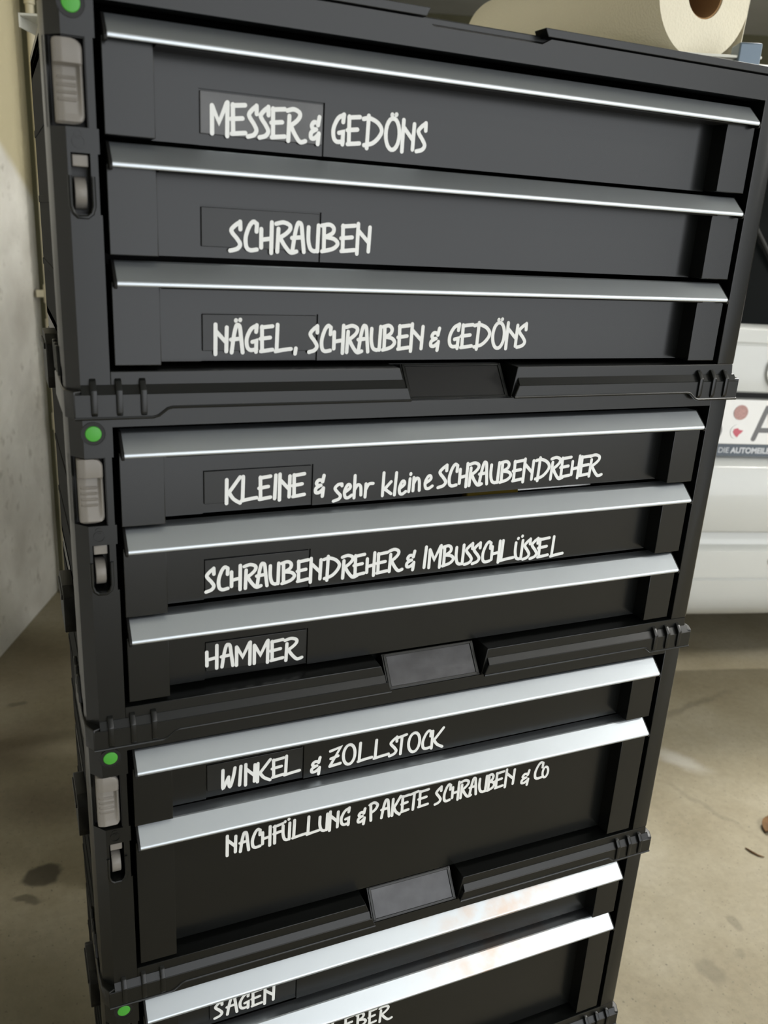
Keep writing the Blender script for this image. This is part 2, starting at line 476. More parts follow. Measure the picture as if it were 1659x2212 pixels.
def make_case(k, drawers, label, text, top=False):
    base = thing('drawer_case', (OFF[0] * MM, OFF[1] * MM, FZ - k * PITCH * MM + OFF[2] * MM), label, 'tool box', 'stacked drawer cases')
    P = base
    b = MB(OFF)
    # --- left post, stepped for the latch slide and the thumb wheel
    full = [(-14, 0), (-20, 7), (-21, 12), (-21, 30), (-16, 38), (-1.5, 38), (-1.5, 8), (-0.3, 0)]
    cut = [(-20.4, 9), (-21, 12), (-21, 30), (-16, 38), (-1.5, 38), (-1.5, 8), (-1.2, 0), (-4.4, 0), (-4.4, 9)]
    slotL = [(-14, 0), (-20, 7), (-21, 12), (-21, 30), (-16, 38), (-1.5, 38), (-1.5, 8), (-1.2, 0), (-4.4, 0), (-4.4, 14), (-12.6, 14), (-12.6, 0)]
    zt = 166.0
    for poly, z0, z1 in ((full, -9.5, 70.5), (slotL, 70.5, 96), (full, 96, 106.3), (cut, 106.3, 141.8), (full, 141.8, zt)):
        b.prism(poly, 'z', z0, z1)
    b.prism([(-20, 7), (-21, 12), (-19.4, 12), (-18.7, 7.6)], 'z', 106, 142)
    # --- right post
    rp = [(381.2, 0), (394.5, 0), (397.5, 2.5), (400.5, 9), (401, 30), (396, 38), (381.5, 38), (381.5, 8)]
    b.prism(rp, 'z', 0, zt, 0.5)
    # --- top deck and front strip above the drawers
    b.box(-0.3, 381.2, 0.0, 14, 157, zt)
    b.box(-12.5, 392.5, 10, 318, 158.5, zt, 0.5)
    # --- back wall, floor of the case
    b.box(-12.5, 392.5, 312, 318, -8, zt)
    b.box(-12.5, 392.5, 22, 318, -8, -1, 0.5)
    b.box(-12, 392, 23, 316, -18.2, -8)
    # shelves that carry the drawers, set back so that the gaps stay dark
    # --- bottom rail with the notch for the tilted cover
    b.prism([(-0.3, 0), (152.5, 0), (159.5, -18.4), (-0.3, -18.4)], 'y', 0, 24, 0.5)
    b.prism([(228.5, 0), (394.5, 0), (397.5, -18.4), (225.5, -18.4)], 'y', 0, 24, 0.5)
    b.box(-21, -12, 12, 60, -18.4, 0)
    b.box(158, 228, 1.2, 24, -19.3, -17.6, 0.4)
    # --- raised flange along the bottom rail, dropping to a foot at each corner
    for q, xa, xb in (([(-17.5, -10.4), (156.6, -10.4), (159.2, -17.6), (28.5, -17.6), (26, -18.2), (21.5, -21.6), (19, -22.4), (-17.5, -22.4)], -14, 155.2),
                      ([(399, -10.4), (399, -22.4), (366, -22.4), (363.5, -21.6), (359, -18.2), (356.5, -17.6), (225.8, -17.6), (228.4, -10.4)], 229.2, 397)):
        b.prism(q, 'y', -3.6, 0.6, 0.4, 1)
        b.prism([(0.4, -6.4), (-0.2, -6.6), (-3.1, -10.4), (-2.9, -11.2), (0.4, -11.2)], 'x', xa, xb)
    for pts in ([(-17.5, -22.2), (19, -22.2), (21.6, -21.4), (26, -18), (28.5, -17.4), (159, -17.4)], [(226, -17.4), (356.5, -17.4), (359, -18), (363.4, -21.4), (366, -22.2), (399, -22.2)]):
        b.tube([(x, -3.3, z) for x, z in pts], 0.85, 8)
    # wrapped corner of the flange with its slanting side ribs
    b.prism([(-17.5, -3.6), (-21.5, 3), (-22.2, 14), (-22.2, 58), (-12, 58), (-12, -1)], 'z', -22.3, -9.0, 0.6)
    b.prism([(399, -3.6), (402.5, 3), (402.5, 58), (392, 58), (392, -1)], 'z', -22.3, -9.0, 0.6)
    for i in range(3):
        yy = 22 + i * 11
        b.prism([(yy, -6), (yy + 3, -6), (yy + 9, 8), (yy + 6, 8)], 'x', -22.6, -20.5, 0.4)
    # upright ribs on the flange corners
    for x in (-8.5, 3.2, 14.6, 366.0, 377.0, 387.5):
        b.prism([(0.4, -3.2), (-1.6, -4.4), (-4.9, -8.6), (-4.9, -19.6), (-3.2, -21.6), (0.4, -21.6)], 'x', x - 1.5, x + 1.5, 0.35)
    if top:
        # exposed rim of the topmost lid, with its notch in the middle
        b.prism([(-12, 166), (395, 166), (395, 169.9), (227.5, 169.9), (222, 167.0), (159.5, 167.0), (154, 169.9), (-12, 169.9)], 'y', 0.0, 7)
        for q in ([(-12, 171.1), (155.4, 171.1), (157.5, 175.2), (-12, 175.2)], [(395, 171.1), (226, 171.1), (223.8, 175.2), (395, 175.2)]):
            b.prism(q, 'y', 0.9, 12, 0.35)
        b.prism([(0.6, 166), (0.6, 167.2), (11, 170.8), (12, 166)], 'x', 153, 229)
        b.box(-12.5, 392.5, 8, 318, 165, 172.6, 0.6)
        b.box(-12.5, 392.5, 300, 318, 172, 175.4, 0.6)
        b.box(-12.5, -2, 12, 306, 172, 175.4, 0.6)
        b.box(382, 392.5, 12, 306, 172, 175.4, 0.6)
        b.box(-21, 401, 10, 32, 157, 172, 0.6)
    b.build('body', MAT['case'], P)
    for xa, xb in ((-12.5, -1.5), (381.5, 392.5)):
        c = MB(OFF)
        c.box(xa, xb, 37.5, 318, -8, 166 if not top else 172, 0.8)
        for zz in (30, 75, 120):
            c.box(xa - 0.8, xb + 0.8, 44, 312, zz, zz + 5, 0.6)
        c.build('side_panel', MAT['side'], P)

    # --- clamps that lock the case to its neighbour, on both sides
    for sx in (0, 1):
        c = MB(OFF)
        x0, x1 = ((-20.5, -12), (392, 400))[sx]
        c.prism([(190, -44), (232, -44), (236, -36), (236, -14), (226, -8), (196, -8), (186, -14), (186, -36)], 'x', x0, x1, 0.8)
        c.box(x0 - 1.2, x1 + 1.2, 192, 230, -18, -14, 0.5)
        c.build('side_clamp', MAT['black'], P)

    # --- tilted smoked cover in the notch of the bottom rail
    c = MB(OFF)
    n = Vector((0, -16.5, -13)).normalized()
    def tilt(x, s, d):       # s 0 bottom .. 1 top, d towards the viewer
        return (x, 0.6 + 13.2 * s - 0.78 * d, -17.8 + 17.4 * s + 0.62 * d)
    def slab(mb, xa, xb, s0, s1, d0, d1, bev=0.2):
        bm = bmesh.new()
        bmesh.ops.create_cube(bm, size=1)
        for v in bm.verts:
            v.co = Vector(tilt(xa if v.co.x < 0 else xb, s0 if v.co.z < 0 else s1, d0 if v.co.y > 0 else d1))
        bmesh.ops.bevel(bm, geom=bm.edges[:], offset=bev, segments=2, affect='EDGES', profile=0.5)
        mb.add(bm)
    slab(c, 158.5, 224.5, -0.02, 1.02, -3, 0)
    for s0, s1 in ((0.0, 0.06), (0.94, 1.0)):
        slab(c, 159.5, 223.5, s0, s1, 0, 0.7, 0.12)
    for xa, xb in ((159.5, 161), (222, 223.5)):
        slab(c, xa, xb, 0.0, 1.0, 0, 0.7, 0.12)
    cv = c.build('cover_flap', MAT['case'], P)
    c = MB(OFF)
    slab(c, 161.3, 221.7, 0.07, 0.93, 0.02, 0.3, 0.1)
    c.build('label_window', MAT['black'] if k == 0 else MAT['cover'], cv)

    # --- green button in a dark collar
    c = MB(OFF)
    c.cyl((-9.3, 0.6, 154), 3.9, 2.6, 'y', 36, 0.6)
    bt = c.build('push_button', MAT['green'], P)
    tag(bt, 'round green button')
    c = MB(OFF)
    c.ring((-9.3, 0.0, 154), 3.95, 5.4, 0.5)
    c.ring((-9.3, 0.0, 154), 5.4, 5.8, 0.9)
    c.build('button_collar', MAT['black'], bt)

    # --- grey latch slide wrapped round the corner
    def wrap(x, y, z):
        return (x, y + max(0.0, -14 - x) * 0.3, z)
    def rr(x0, x1, z0, z1, rl, r):
        p = []
        for cx, cz, a, q in ((x1 - r, z1 - r, 0, r), (x0 + rl, z1 - rl, 90, rl), (x0 + rl, z0 + rl, 180, rl), (x1 - r, z0 + r, 270, r)):
            p += [(cx + q * math.cos(math.radians(a + t)), cz + q * math.sin(math.radians(a + t))) for t in (0, 22, 45, 68, 90)]
        return p
    c = MB(OFF)
    def front(x, z):
        if z > 131.4:
            return 0.5 + 0.02 * (z - 136) ** 2
        rim = min(1.0, max(0.0, (x + 8.0) / 1.2))          # raised rim along the right side
        if z > 130.4:
            y = 0.9 + (131.4 - z) * 3.6
        elif z > 111.5:
            y = 4.5 - (130.4 - z) * 0.155
            if -16.4 < x < -8.6:
                for q in (117.0, 119.9, 122.8, 125.7):
                    y -= 0.75 * math.exp(-((z - q) / 0.5) ** 2)
        else:
            y = 1.57 - (111.5 - z) * 0.3 if z > 108.6 else 0.7 + (108.6 - z) * 1.2
        return y + (1.1 - y) * rim * 0.8 if z > 109 else y
    heightfield(c, -17.6, -5.6, 107.3, 140.9, 1.2, 4.0, front, 8.9)
    c.deform(wrap)
    sl = c.build('latch_slide', MAT['grip'], P)
    c = MB(OFF)
    c.box(-20, -4.6, 8.75, 9.3, 106.6, 141.5)
    c.box(-4.9, -4.3, 0.5, 9, 106.5, 141.6)
    c.box(-14, -4.6, 0.9, 9, 141.2, 141.7)
    c.build('slide_pocket', MAT['black'], sl)
    tag(sl, 'warm grey ribbed slide')

    # --- padlock symbol and thumb wheel
    c = MB(OFF)
    c.ring((-9.0, 0.0, 103.6), 1.3, 1.8, 0.5, 'y', 24)
    c.ring((-9.0, -0.06, 100.6), 2.4, 2.9, 0.5, 'y', 24)
    c.build('padlock_symbol', MAT['case'], P)
    c = MB(OFF)
    c.cyl((-8.9, 7.6, 79.4), 7.0, 5.2, 'x', 40, 0.5)
    wl = c.build('lock_wheel', MAT['grip'], P)
    c = MB(OFF)
    c.box(-12.0, -5.2, 1.5, 9, 90.4, 95.4, 0.5)
    c.build('wheel_indicator', MAT['grip'], wl)
    c = MB(OFF)
    pts = [(-13.6, -0.2, 86.5), (-13.6, -0.5, 74), (-12.6, -0.5, 71), (-10.8, -0.5, 69.4), (-6.6, -0.5, 69.4), (-4.6, -0.5, 71), (-3.6, -0.5, 74), (-3.6, -0.2, 86.5)]
    c.tube(pts, 0.95, 8)
    c.build('wheel_collar', MAT['case'], P)

    # --- drawers
    for j, (zt_, zb_, slot, labelled) in enumerate(drawers):
        d = MB(OFF)
        draw_panel(d, zb_, zt_ - 1.5, zb_ + 24.4 if slot else None)
        for xa, xb in ((2.2, 24.2), (355.8, 377.2)):
            d.box(xa, xb, 0.4, 17, zb_, zt_ - 9.5, 0.35)
        # tray behind the front
        d.box(3, 377, 15, 17, zb_, zt_ - 3)
        d.box(3, 5.5, 15, 296, zb_, zt_ - 4)
        d.box(374.5, 377, 15, 296, zb_, zt_ - 4)
        d.box(3, 377, 293, 296, zb_, zt_ - 4)
        d.box(3, 377, 15, 296, zb_, zb_ + 2)
        dr = d.build('drawer', MAT['front'], P)
        h = MB(OFF)
        # bent aluminium pull: sloping face, rolled front lip, web back to the front panel
        lip = [(-3.75 + 1.75 * math.cos(math.radians(q)), zt_ - 9.75 + 1.75 * math.sin(math.radians(q))) for q in range(134, 224, 10)]
        prof = [(14, zt_ - 0.2), (5.0, zt_), (4.2, zt_ - 0.4)] + lip + [(-3.4, zt_ - 10.6), (5.2, zt_ - 2.4), (14, zt_ - 2.4)]
        h.prism(prof, 'x', 4.3, 374.4)
        h.build('pull_strip', MAT['alu_patched'] if k == 3 else MAT['alu'], dr, smooth=0)
        g = MB(OFF)  # black filler under the pull, standing in for its shaded underside
        g.prism([(12.2, zt_ - 2.6), (5.0, zt_ - 2.6), (-3.0, zt_ - 10.3), (-4.6, zt_ - 11.05), (-3.8, zt_ - 11.6), (12.2, zt_ - 11.2)], 'x', 24.5, 355.5)
        g.build('shade_filler', MAT['black'], dr)
        for xa, xb in ((2.9, 4.3), (374.4, 375.6)):
            e = MB(OFF)
            e.prism([(14, zt_ + 0.1), (5.2, zt_ + 0.3), (-4.8, zt_ - 8.8), (-5.8, zt_ - 10.2), (-5.2, zt_ - 11.9), (-3.6, zt_ - 12.2), (13, zt_ - 10)], 'x', xa, xb, 0.2)
            e.build('end_cap', MAT['black'], dr)
        if slot:
            s = MB(OFF)
            s.box(46.7, 107.3, 11.9, 13.3, zb_ + 5.2, zb_ + 23.6, 0.25)
            s.build('label_slip', MAT['cover1'] if (k, j) == (0, 0) else MAT['slip'], dr)
        if text.get(j):
            t = MB(OFF)
            lettering(t, TEXT[text[j][0]], 11.98)
            tag(t.build('lettering', MAT['white'], dr, smooth=0), text[j][1])
    return base


THREE = [(153, 104.5, True, 'y'), (102, 53.5, True, 'y'), (50.8, 2.5, True, 'y')]
TWO = [(153, 104.5, True, 'y'), (102.2, 2.5, False, 'plain')]
make_case(0, THREE, 'black three-drawer case on top of the stack, its drawers lettered MESSER, SCHRAUBEN and NÄGEL',
          {0: ('d11', 'white lettering MESSER & GEDÖNS'), 1: ('d12', 'white lettering SCHRAUBEN'), 2: ('d13', 'white lettering NÄGEL, SCHRAUBEN & GEDÖNS')}, top=True)
make_case(1, THREE, 'black three-drawer case second from the top, with the drawer lettered HAMMER',
          {0: ('d21', 'white lettering KLEINE & sehr kleine SCHRAUBENDREHER'), 1: ('d22', 'white lettering SCHRAUBENDREHER & IMBUSSCHLÜSSEL'), 2: ('d23', 'white lettering HAMMER')})
make_case(2, TWO, 'black two-drawer case with the drawer lettered WINKEL & ZOLLSTOCK',
          {0: ('d31', 'white lettering WINKEL & ZOLLSTOCK'), 1: ('d32', 'white lettering NACHFÜLLUNG & PAKETE SCHRAUBEN & Co')})
make_case(3, TWO, 'black two-drawer case low in the stack, with the drawer lettered SAGEN',
          {0: ('d41', 'white lettering SAGEN'), 1: ('d42', 'white lettering KLEBER')})
make_case(4, TWO, 'black case at the foot of the stack, under the one lettered SAGEN', {})

# low wheeled board that carries the stack
rb = thing('roller_board', (0.19, 0.16, 0.0), 'black wheeled board under the stack of drawer cases', 'dolly')
zt = (FZ - 4 * PITCH * MM - 0.0184) * 1000
b = MB((190, 160, 0))
b.box(-20, 400, 2, 318, zt - 34, zt - 0.6, 6, 3)
b.build('deck', MAT['case'], rb)
for x in (20, 360):
    for y in (45, 275):
        r = (zt - 44) / 2
        w = MB((190, 160, 0))
        w.cyl((x, y, r), r, 26, 'x', 32, 4)
        w.box(x - 18, x - 14, y - 14, y + 14, r - 8, zt - 33, 1)
        w.box(x + 14, x + 18, y - 14, y + 14, r - 8, zt - 33, 1)
        w.build('caster', MAT['black'], rb)


# ------------------------------------------------------------------ the garage
K = Vector((0.0464, 1.9933, 0))            # corner where the rough left wall ends
E_ = Vector((0.92173, -0.38783, 0))         # along the back wall, to the right
N_ = Vector((0.38783, 0.92173, 0))          # away from the viewer


def RP(e, n, z=0.0):
    p = K + E_ * e + N_ * n
    return Vector((p.x, p.y, z))


def concrete():
    M = bpy.data.materials.new('worn_concrete_floor')
    M.use_nodes = True
    nt = M.node_tree
    L = nt.links
    b = nt.nodes['Principled BSDF']
    b.inputs['Roughness'].default_value = 0.62
    b.inputs['Specular IOR Level'].default_value = 0.35
    tc = nt.nodes.new('ShaderNodeTexCoord')
    def noise(scale, det, rough=0.55):
        n = nt.nodes.new('ShaderNodeTexNoise')
        n.inputs['Scale'].default_value = scale
        n.inputs['Detail'].default_value = det
        n.inputs['Roughness'].default_value = rough
        L.new(tc.outputs['Object'], n.inputs['Vector'])
        return n.outputs['Fac']
    def ramp(src, stops):
        r = nt.nodes.new('ShaderNodeValToRGB')
        while len(r.color_ramp.elements) < len(stops):
            r.color_ramp.elements.new(0.5)
        for el, (p, c) in zip(r.color_ramp.elements, stops):
            el.position = p
            el.color = (*c, 1)
        L.new(src, r.inputs['Fac'])
        return r.outputs['Color']
    def mix(a, bcol, fac, mode='MIX'):
        x = nt.nodes.new('ShaderNodeMix')
        x.data_type = 'RGBA'
        x.blend_type = mode
        L.new(a, x.inputs['A'])
        if isinstance(bcol, tuple):
            x.inputs['B'].default_value = (*bcol, 1)
        else:
            L.new(bcol, x.inputs['B'])
        if isinstance(fac, float):
            x.inputs['Factor'].default_value = fac
        else:
            L.new(fac, x.inputs['Factor'])
        return x.outputs['Result']
    base = ramp(noise(2.6, 8, 0.6), [(0.30, (0.215, 0.18, 0.112)), (0.5, (0.285, 0.25, 0.172)), (0.72, (0.345, 0.312, 0.238))])
    fine = ramp(noise(70, 6, 0.7), [(0.3, (0.80, 0.80, 0.79)), (0.62, (1.05, 1.05, 1.05))])
    col = mix(base, fine, 0.7, 'MULTIPLY')
    speck = ramp(noise(190, 2), [(0.66, (0, 0, 0)), (0.72, (1, 1, 1))])
    sb = nt.nodes.new('ShaderNodeRGBToBW')
    L.new(speck, sb.inputs[0])
    col = mix(col, (0.12, 0.105, 0.075), sb.outputs[0])
    def spot(col, x, y, rx, ry, rot, color, strength=1.0, edge=0.3):
        mp = nt.nodes.new('ShaderNodeMapping')
        mp.vector_type = 'TEXTURE'
        mp.inputs['Location'].default_value = (x, y, 0)
        mp.inputs['Rotation'].default_value = (0, 0, math.radians(rot))
        mp.inputs['Scale'].default_value = (rx, ry, 1)
        wob = nt.nodes.new('ShaderNodeTexNoise')
        wob.inputs['Scale'].default_value = 28
        L.new(tc.outputs['Object'], wob.inputs['Vector'])
        ad = nt.nodes.new('ShaderNodeMixRGB')
        ad.blend_type = 'ADD'
        ad.inputs['Fac'].default_value = 0.03
        L.new(tc.outputs['Object'], ad.inputs[1])
        L.new(wob.outputs['Color'], ad.inputs[2])
        L.new(ad.outputs[0], mp.inputs['Vector'])
        sp = nt.nodes.new('ShaderNodeVectorMath')
        sp.operation = 'LENGTH'
        L.new(mp.outputs[0], sp.inputs[0])
        r = nt.nodes.new('ShaderNodeMapRange')
        r.interpolation_type = 'SMOOTHSTEP'
        r.inputs['From Min'].default_value = 1.0 - edge
        r.inputs['From Max'].default_value = 1.0 + edge
        r.inputs['To Min'].default_value = strength
        r.inputs['To Max'].default_value = 0.0
        L.new(sp.outputs['Value'], r.inputs['Value'])
        return mix(col, color, r.outputs['Result'])
    for s in SPOTS:
        col = spot(col, *s)
    L.new(col, b.inputs['Base Color'])
    bp = nt.nodes.new('ShaderNodeBump')
    bp.inputs['Strength'].default_value = 0.35
    bp.inputs['Distance'].default_value = 0.003
    L.new(noise(45, 6, 0.65), bp.inputs['Height'])
    L.new(bp.outputs['Normal'], b.inputs['Normal'])
    return M


DK = (0.045, 0.038, 0.024)
SPOTS = [(-0.04, 0.83, 0.030, 0.026, 20, DK, 0.85, 0.2), (-0.065, 0.785, 0.026, 0.008, -25, DK, 0.6, 0.3),
         (-0.07, 1.39, 0.02, 0.008, 0, DK, 0.5, 0.4),
         (0.985, 0.345, 0.010, 0.014, 0, DK, 0.30, 0.3), (0.95, 0.30, 0.008, 0.01, 0, DK, 0.22, 0.4), (0.88, 0.285, 0.019, 0.024, 0, DK, 0.28, 0.35),
         (1.22, 0.74, 0.05, 0.02, -60, (0.52, 0.50, 0.46), 0.55, 0.8), (1.16, 0.60, 0.09, 0.006, -75, DK, 0.22, 0.7), (1.38, 0.90, 0.16, 0.01, 10, DK, 0.3, 0.7),
         (-0.10, 1.22, 0.13, 0.07, 30, (0.09, 0.065, 0.038), 0.55, 0.8), (-0.03, 1.02, 0.10, 0.05, -20, (0.09, 0.068, 0.042), 0.5, 0.8), (-0.06, 0.60, 0.10, 0.12, 10, (0.08, 0.07, 0.035), 0.5, 0.8),  # broad brown dirt patches; they also stand in for shade at the left
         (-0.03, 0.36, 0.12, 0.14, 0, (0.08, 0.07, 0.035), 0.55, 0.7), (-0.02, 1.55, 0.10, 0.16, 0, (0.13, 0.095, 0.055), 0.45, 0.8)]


def plaster():
    M = bpy.data.materials.new('rough_white_plaster')
    M.use_nodes = True
    nt = M.node_tree
    L = nt.links
    b = nt.nodes['Principled BSDF']
    b.inputs['Roughness'].default_value = 0.85
    tc = nt.nodes.new('ShaderNodeTexCoord')
    n = nt.nodes.new('ShaderNodeTexNoise')
    n.inputs['Scale'].default_value = 6
    n.inputs['Detail'].default_value = 8
    r = nt.nodes.new('ShaderNodeValToRGB')
    for el, (p, c) in zip(r.color_ramp.elements, [(0.3, (0.62, 0.60, 0.55)), (0.62, (0.83, 0.82, 0.77))]):
        el.position = p
        el.color = (*c, 1)
    L.new(tc.outputs['Object'], n.inputs['Vector'])
    L.new(n.outputs['Fac'], r.inputs['Fac'])
    # scuffs low on the wall
    n3 = nt.nodes.new('ShaderNodeTexNoise')
    n3.inputs['Scale'].default_value = 24
    n3.inputs['Detail'].default_value = 4
    L.new(tc.outputs['Object'], n3.inputs['Vector'])
    r3 = nt.nodes.new('ShaderNodeMapRange')
    r3.inputs['From Min'].default_value = 0.60
    r3.inputs['From Max'].default_value = 0.72
    r3.inputs['To Max'].default_value = 0.45
    L.new(n3.outputs['Fac'], r3.inputs['Value'])
    mx = nt.nodes.new('ShaderNodeMix')
    mx.data_type = 'RGBA'
    mx.inputs['B'].default_value = (0.30, 0.28, 0.23, 1)
    L.new(r.outputs['Color'], mx.inputs['A'])
    L.new(r3.outputs['Result'], mx.inputs['Factor'])
    # cream tone on the upper part, white below an uneven edge
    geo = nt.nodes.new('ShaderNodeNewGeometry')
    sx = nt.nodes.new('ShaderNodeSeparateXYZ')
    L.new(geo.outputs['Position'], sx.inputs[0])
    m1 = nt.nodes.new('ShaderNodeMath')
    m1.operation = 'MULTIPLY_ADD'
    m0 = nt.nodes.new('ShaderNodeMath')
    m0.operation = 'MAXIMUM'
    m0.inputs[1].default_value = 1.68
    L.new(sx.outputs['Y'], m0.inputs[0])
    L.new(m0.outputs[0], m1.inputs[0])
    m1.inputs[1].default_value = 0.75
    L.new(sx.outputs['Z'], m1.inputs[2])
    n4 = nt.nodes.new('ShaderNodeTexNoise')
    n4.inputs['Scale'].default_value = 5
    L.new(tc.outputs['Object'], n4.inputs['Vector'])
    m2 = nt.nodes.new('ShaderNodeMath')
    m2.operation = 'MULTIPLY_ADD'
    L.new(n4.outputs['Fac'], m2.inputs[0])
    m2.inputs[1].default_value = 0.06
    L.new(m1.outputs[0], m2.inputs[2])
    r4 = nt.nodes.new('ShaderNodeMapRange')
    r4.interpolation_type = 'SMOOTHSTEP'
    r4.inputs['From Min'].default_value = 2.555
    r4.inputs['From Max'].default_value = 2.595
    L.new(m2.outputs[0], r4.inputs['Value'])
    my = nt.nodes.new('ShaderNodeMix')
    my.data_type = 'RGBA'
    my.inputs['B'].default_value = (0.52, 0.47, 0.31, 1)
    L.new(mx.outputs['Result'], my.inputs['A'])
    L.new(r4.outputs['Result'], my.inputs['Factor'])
    L.new(my.outputs['Result'], b.inputs['Base Color'])
    n2 = nt.nodes.new('ShaderNodeTexNoise')
    n2.inputs['Scale'].default_value = 18
    n2.inputs['Detail'].default_value = 6
    L.new(tc.outputs['Object'], n2.inputs['Vector'])
    bp = nt.nodes.new('ShaderNodeBump')
    bp.inputs['Strength'].default_value = 0.6
    bp.inputs['Distance'].default_value = 0.012
    L.new(n2.outputs['Fac'], bp.inputs['Height'])
    L.new(bp.outputs['Normal'], b.inputs['Normal'])
    return M


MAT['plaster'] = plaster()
MAT['floor'] = concrete()
MAT['wallpaint'] = mat('dull_wall_paint', (0.12, 0.115, 0.068), 0.85, bump=(120, 0.3), var=(5, 0.1))
MAT['ceil'] = mat('ceiling_paint', (0.62, 0.63, 0.62), 0.9, var=(3, 0.06))


def wall(name, p0, p1, z0, z1, thick, material, nsub=1):
    """upright slab from p0 to p1; thickness grows to the right of the direction p0 -> p1"""
    d = (p1 - p0)
    d.z = 0
    nrm = Vector((d.y, -d.x, 0)).normalized() * thick
    me = bpy.data.meshes.new(name)
    vs = [(*(p0.xy), z0), (*(p1.xy), z0), (*((p1 + nrm).xy), z0), (*((p0 + nrm).xy), z0)]
    vs += [(x, y, z1) for x, y, _ in vs]
    me.from_pydata(vs, [], [(3, 2, 1, 0), (4, 5, 6, 7), (0, 1, 5, 4), (1, 2, 6, 5), (2, 3, 7, 6), (3, 0, 4, 7)])
    me.materials.append(material)
    o = bpy.data.objects.new(name, me)
    COL.objects.link(o)
    o['kind'] = 'structure'
    return o


def slab(name, corners, z0, z1, material):
    me = bpy.data.meshes.new(name)
    n = len(corners)
    vs = [(p.x, p.y, z0) for p in corners] + [(p.x, p.y, z1) for p in corners]
    fs = [tuple(range(n))[::-1], tuple(range(n, 2 * n))] + [(i, (i + 1) % n, n + (i + 1) % n, n + i) for i in range(n)]
    me.from_pydata(vs, [], fs)
    me.materials.append(material)
    o = bpy.data.objects.new(name, me)
    COL.objects.link(o)
    o['kind'] = 'structure'
    return o


H = 2.45
EM, NB, NF = 9.0, 4.4, -3.95
slab('floor', [RP(-0.1, NF), RP(EM, NF), RP(EM, NB), RP(-0.1, NB)], -0.12, 0.0, MAT['floor'])
slab('ceiling', [RP(-0.1, NF), RP(EM, NF), RP(EM, NB), RP(-0.1, NB)], H, H + 0.12, MAT['ceil'])
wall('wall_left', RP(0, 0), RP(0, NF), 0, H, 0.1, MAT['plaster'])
wall('wall_pier', RP(0.0, 0.0), RP(0.42, 0.0), 0, H, -0.12, MAT['wallpaint'])
wall('wall_bay', RP(0.42, 0.12), RP(0.42, NB), 0, H, -0.1, MAT['wallpaint'])
wall('wall_back', RP(0.42, NB), RP(EM, NB), 0, H, -0.1, MAT['wallpaint'])
wall('wall_right', RP(EM, NB), RP(EM, NF), 0, H, -0.1, MAT['ceil'])
# front wall with the open garage door in it
wall('wall_front', RP(EM, NF), RP(6.6, NF), 0, H, -0.1, MAT['ceil'])
wall('wall_front', RP(1.6, NF), RP(0, NF), 0, H, -0.1, MAT['ceil'])
wall('wall_front', RP(6.6, NF), RP(1.6, NF), 2.4, H, -0.1, MAT['ceil'])

# ceiling battens
MAT['lampwhite'] = mat('lamp_housing_white', (0.75, 0.75, 0.73), 0.4)
MAT['tube'] = mat('fluorescent_tube', (0.9, 0.9, 0.9), 0.4, emis=((1.0, 0.98, 0.92), 30.0))
MAT['dimtube'] = mat('dimmed_fluorescent_tube', (0.9, 0.9, 0.9), 0.4, emis=((1.0, 0.97, 0.90), 8.0))  # second lamp's tubes, dimmed to keep the lower pulls from clipping
for i, ((lx, ly, lz), pw, cl) in enumerate(LAMPS):
    t = thing('ceiling_lamp', (lx, ly, H), ['white tube lamp on the ceiling nearest the drawer stack', 'white tube lamp on the ceiling at the right, farther from the stack', 'added white tube lamp on the ceiling above the parked car, brightening the left wall'][i], 'lamp', 'ceiling tube lamps')
    b = MB()
    b.box(-740, 740, -50, 50, -120, -75, 6)
    for xx in (-500, 500):
        b.cyl((xx, 0, -38), 7, 76, 'z', 12)
    b.build('housing', MAT['lampwhite'], t)
    for yy in (-40, 40):
        c = MB()
        c.cyl((0, yy, -134), 13, 1440, 'x', 16)
        c.build('tube', MAT['dimtube'] if i == 1 else MAT['tube'], t)

# ------------------------------------------------------------------ conduit in the corner
MAT['conduit'] = mat('cream_conduit', (0.62, 0.57, 0.42), 0.45, var=(10, 0.08))
cp = RP(0.034, -0.030)
t = thing('conduit_pipe', (cp.x, cp.y, 0.0), 'cream conduit pipe running up the corner beside the rough wall', 'pipe')
b = MB()
b.cyl((0, 0, 1212), 9.5, 2420, 'z', 20)
b.build('pipe', MAT['conduit'], t)
for zz in (830, 745, 500, 30, 1500):
    c = MB()
    c.cyl((0, 0, zz), 12.2, 46, 'z', 20, 2)
    if zz == 830:
        c.box(-30, 0, -5, 9, zz - 9, zz + 9, 2)
    c.build('coupling', MAT['conduit'], t)

# ------------------------------------------------------------------ rack behind the stack, its board carries the roll
MAT['rackwhite'] = mat('white_rack_enamel', (0.66, 0.66, 0.60), 0.4)
MAT['rackmetal'] = mat('blue_grey_steel', (0.13, 0.17, 0.21), 0.35, metal=0.3)
R0 = Vector((-0.003, 0.755, 0))
RE = Vector((0.768, -0.357, 0))
RLEN = RE.length * 1000
rack = thing('metal_rack', (R0.x, R0.y, 0), 'metal rack with a pale shelf top and added light-blocking panels behind the drawer stack, under the paper roll', 'cabinet', None, math.atan2(RE.y, RE.x))
b = MB()
b.box(0, RLEN, 0, 560, 1246, 1249, 0.8)
b.box(0, 2, 0, 560, 1234, 1249, 0.5)
b.build('shelf_board', MAT['rackwhite'], rack)
b = MB()
b.box(62, RLEN - 6, 12, 556, 480, 486, 1)
b.build('shelf_board', MAT['rackwhite'], rack)
b = MB()
b.box(60, RLEN - 30, 6, 9, 60, 1240, 0.5)  # added panel, unseen behind the stack, blocks light to the left floor
b.build('light_block_panel', MAT['rackmetal'], rack)
b = MB()
b.box(RLEN - 4, RLEN - 1, 26, 528, 60, 300, 0.5)  # low panel added at the rack's end, also to block light
b.build('side_panel', MAT['rackmetal'], rack)
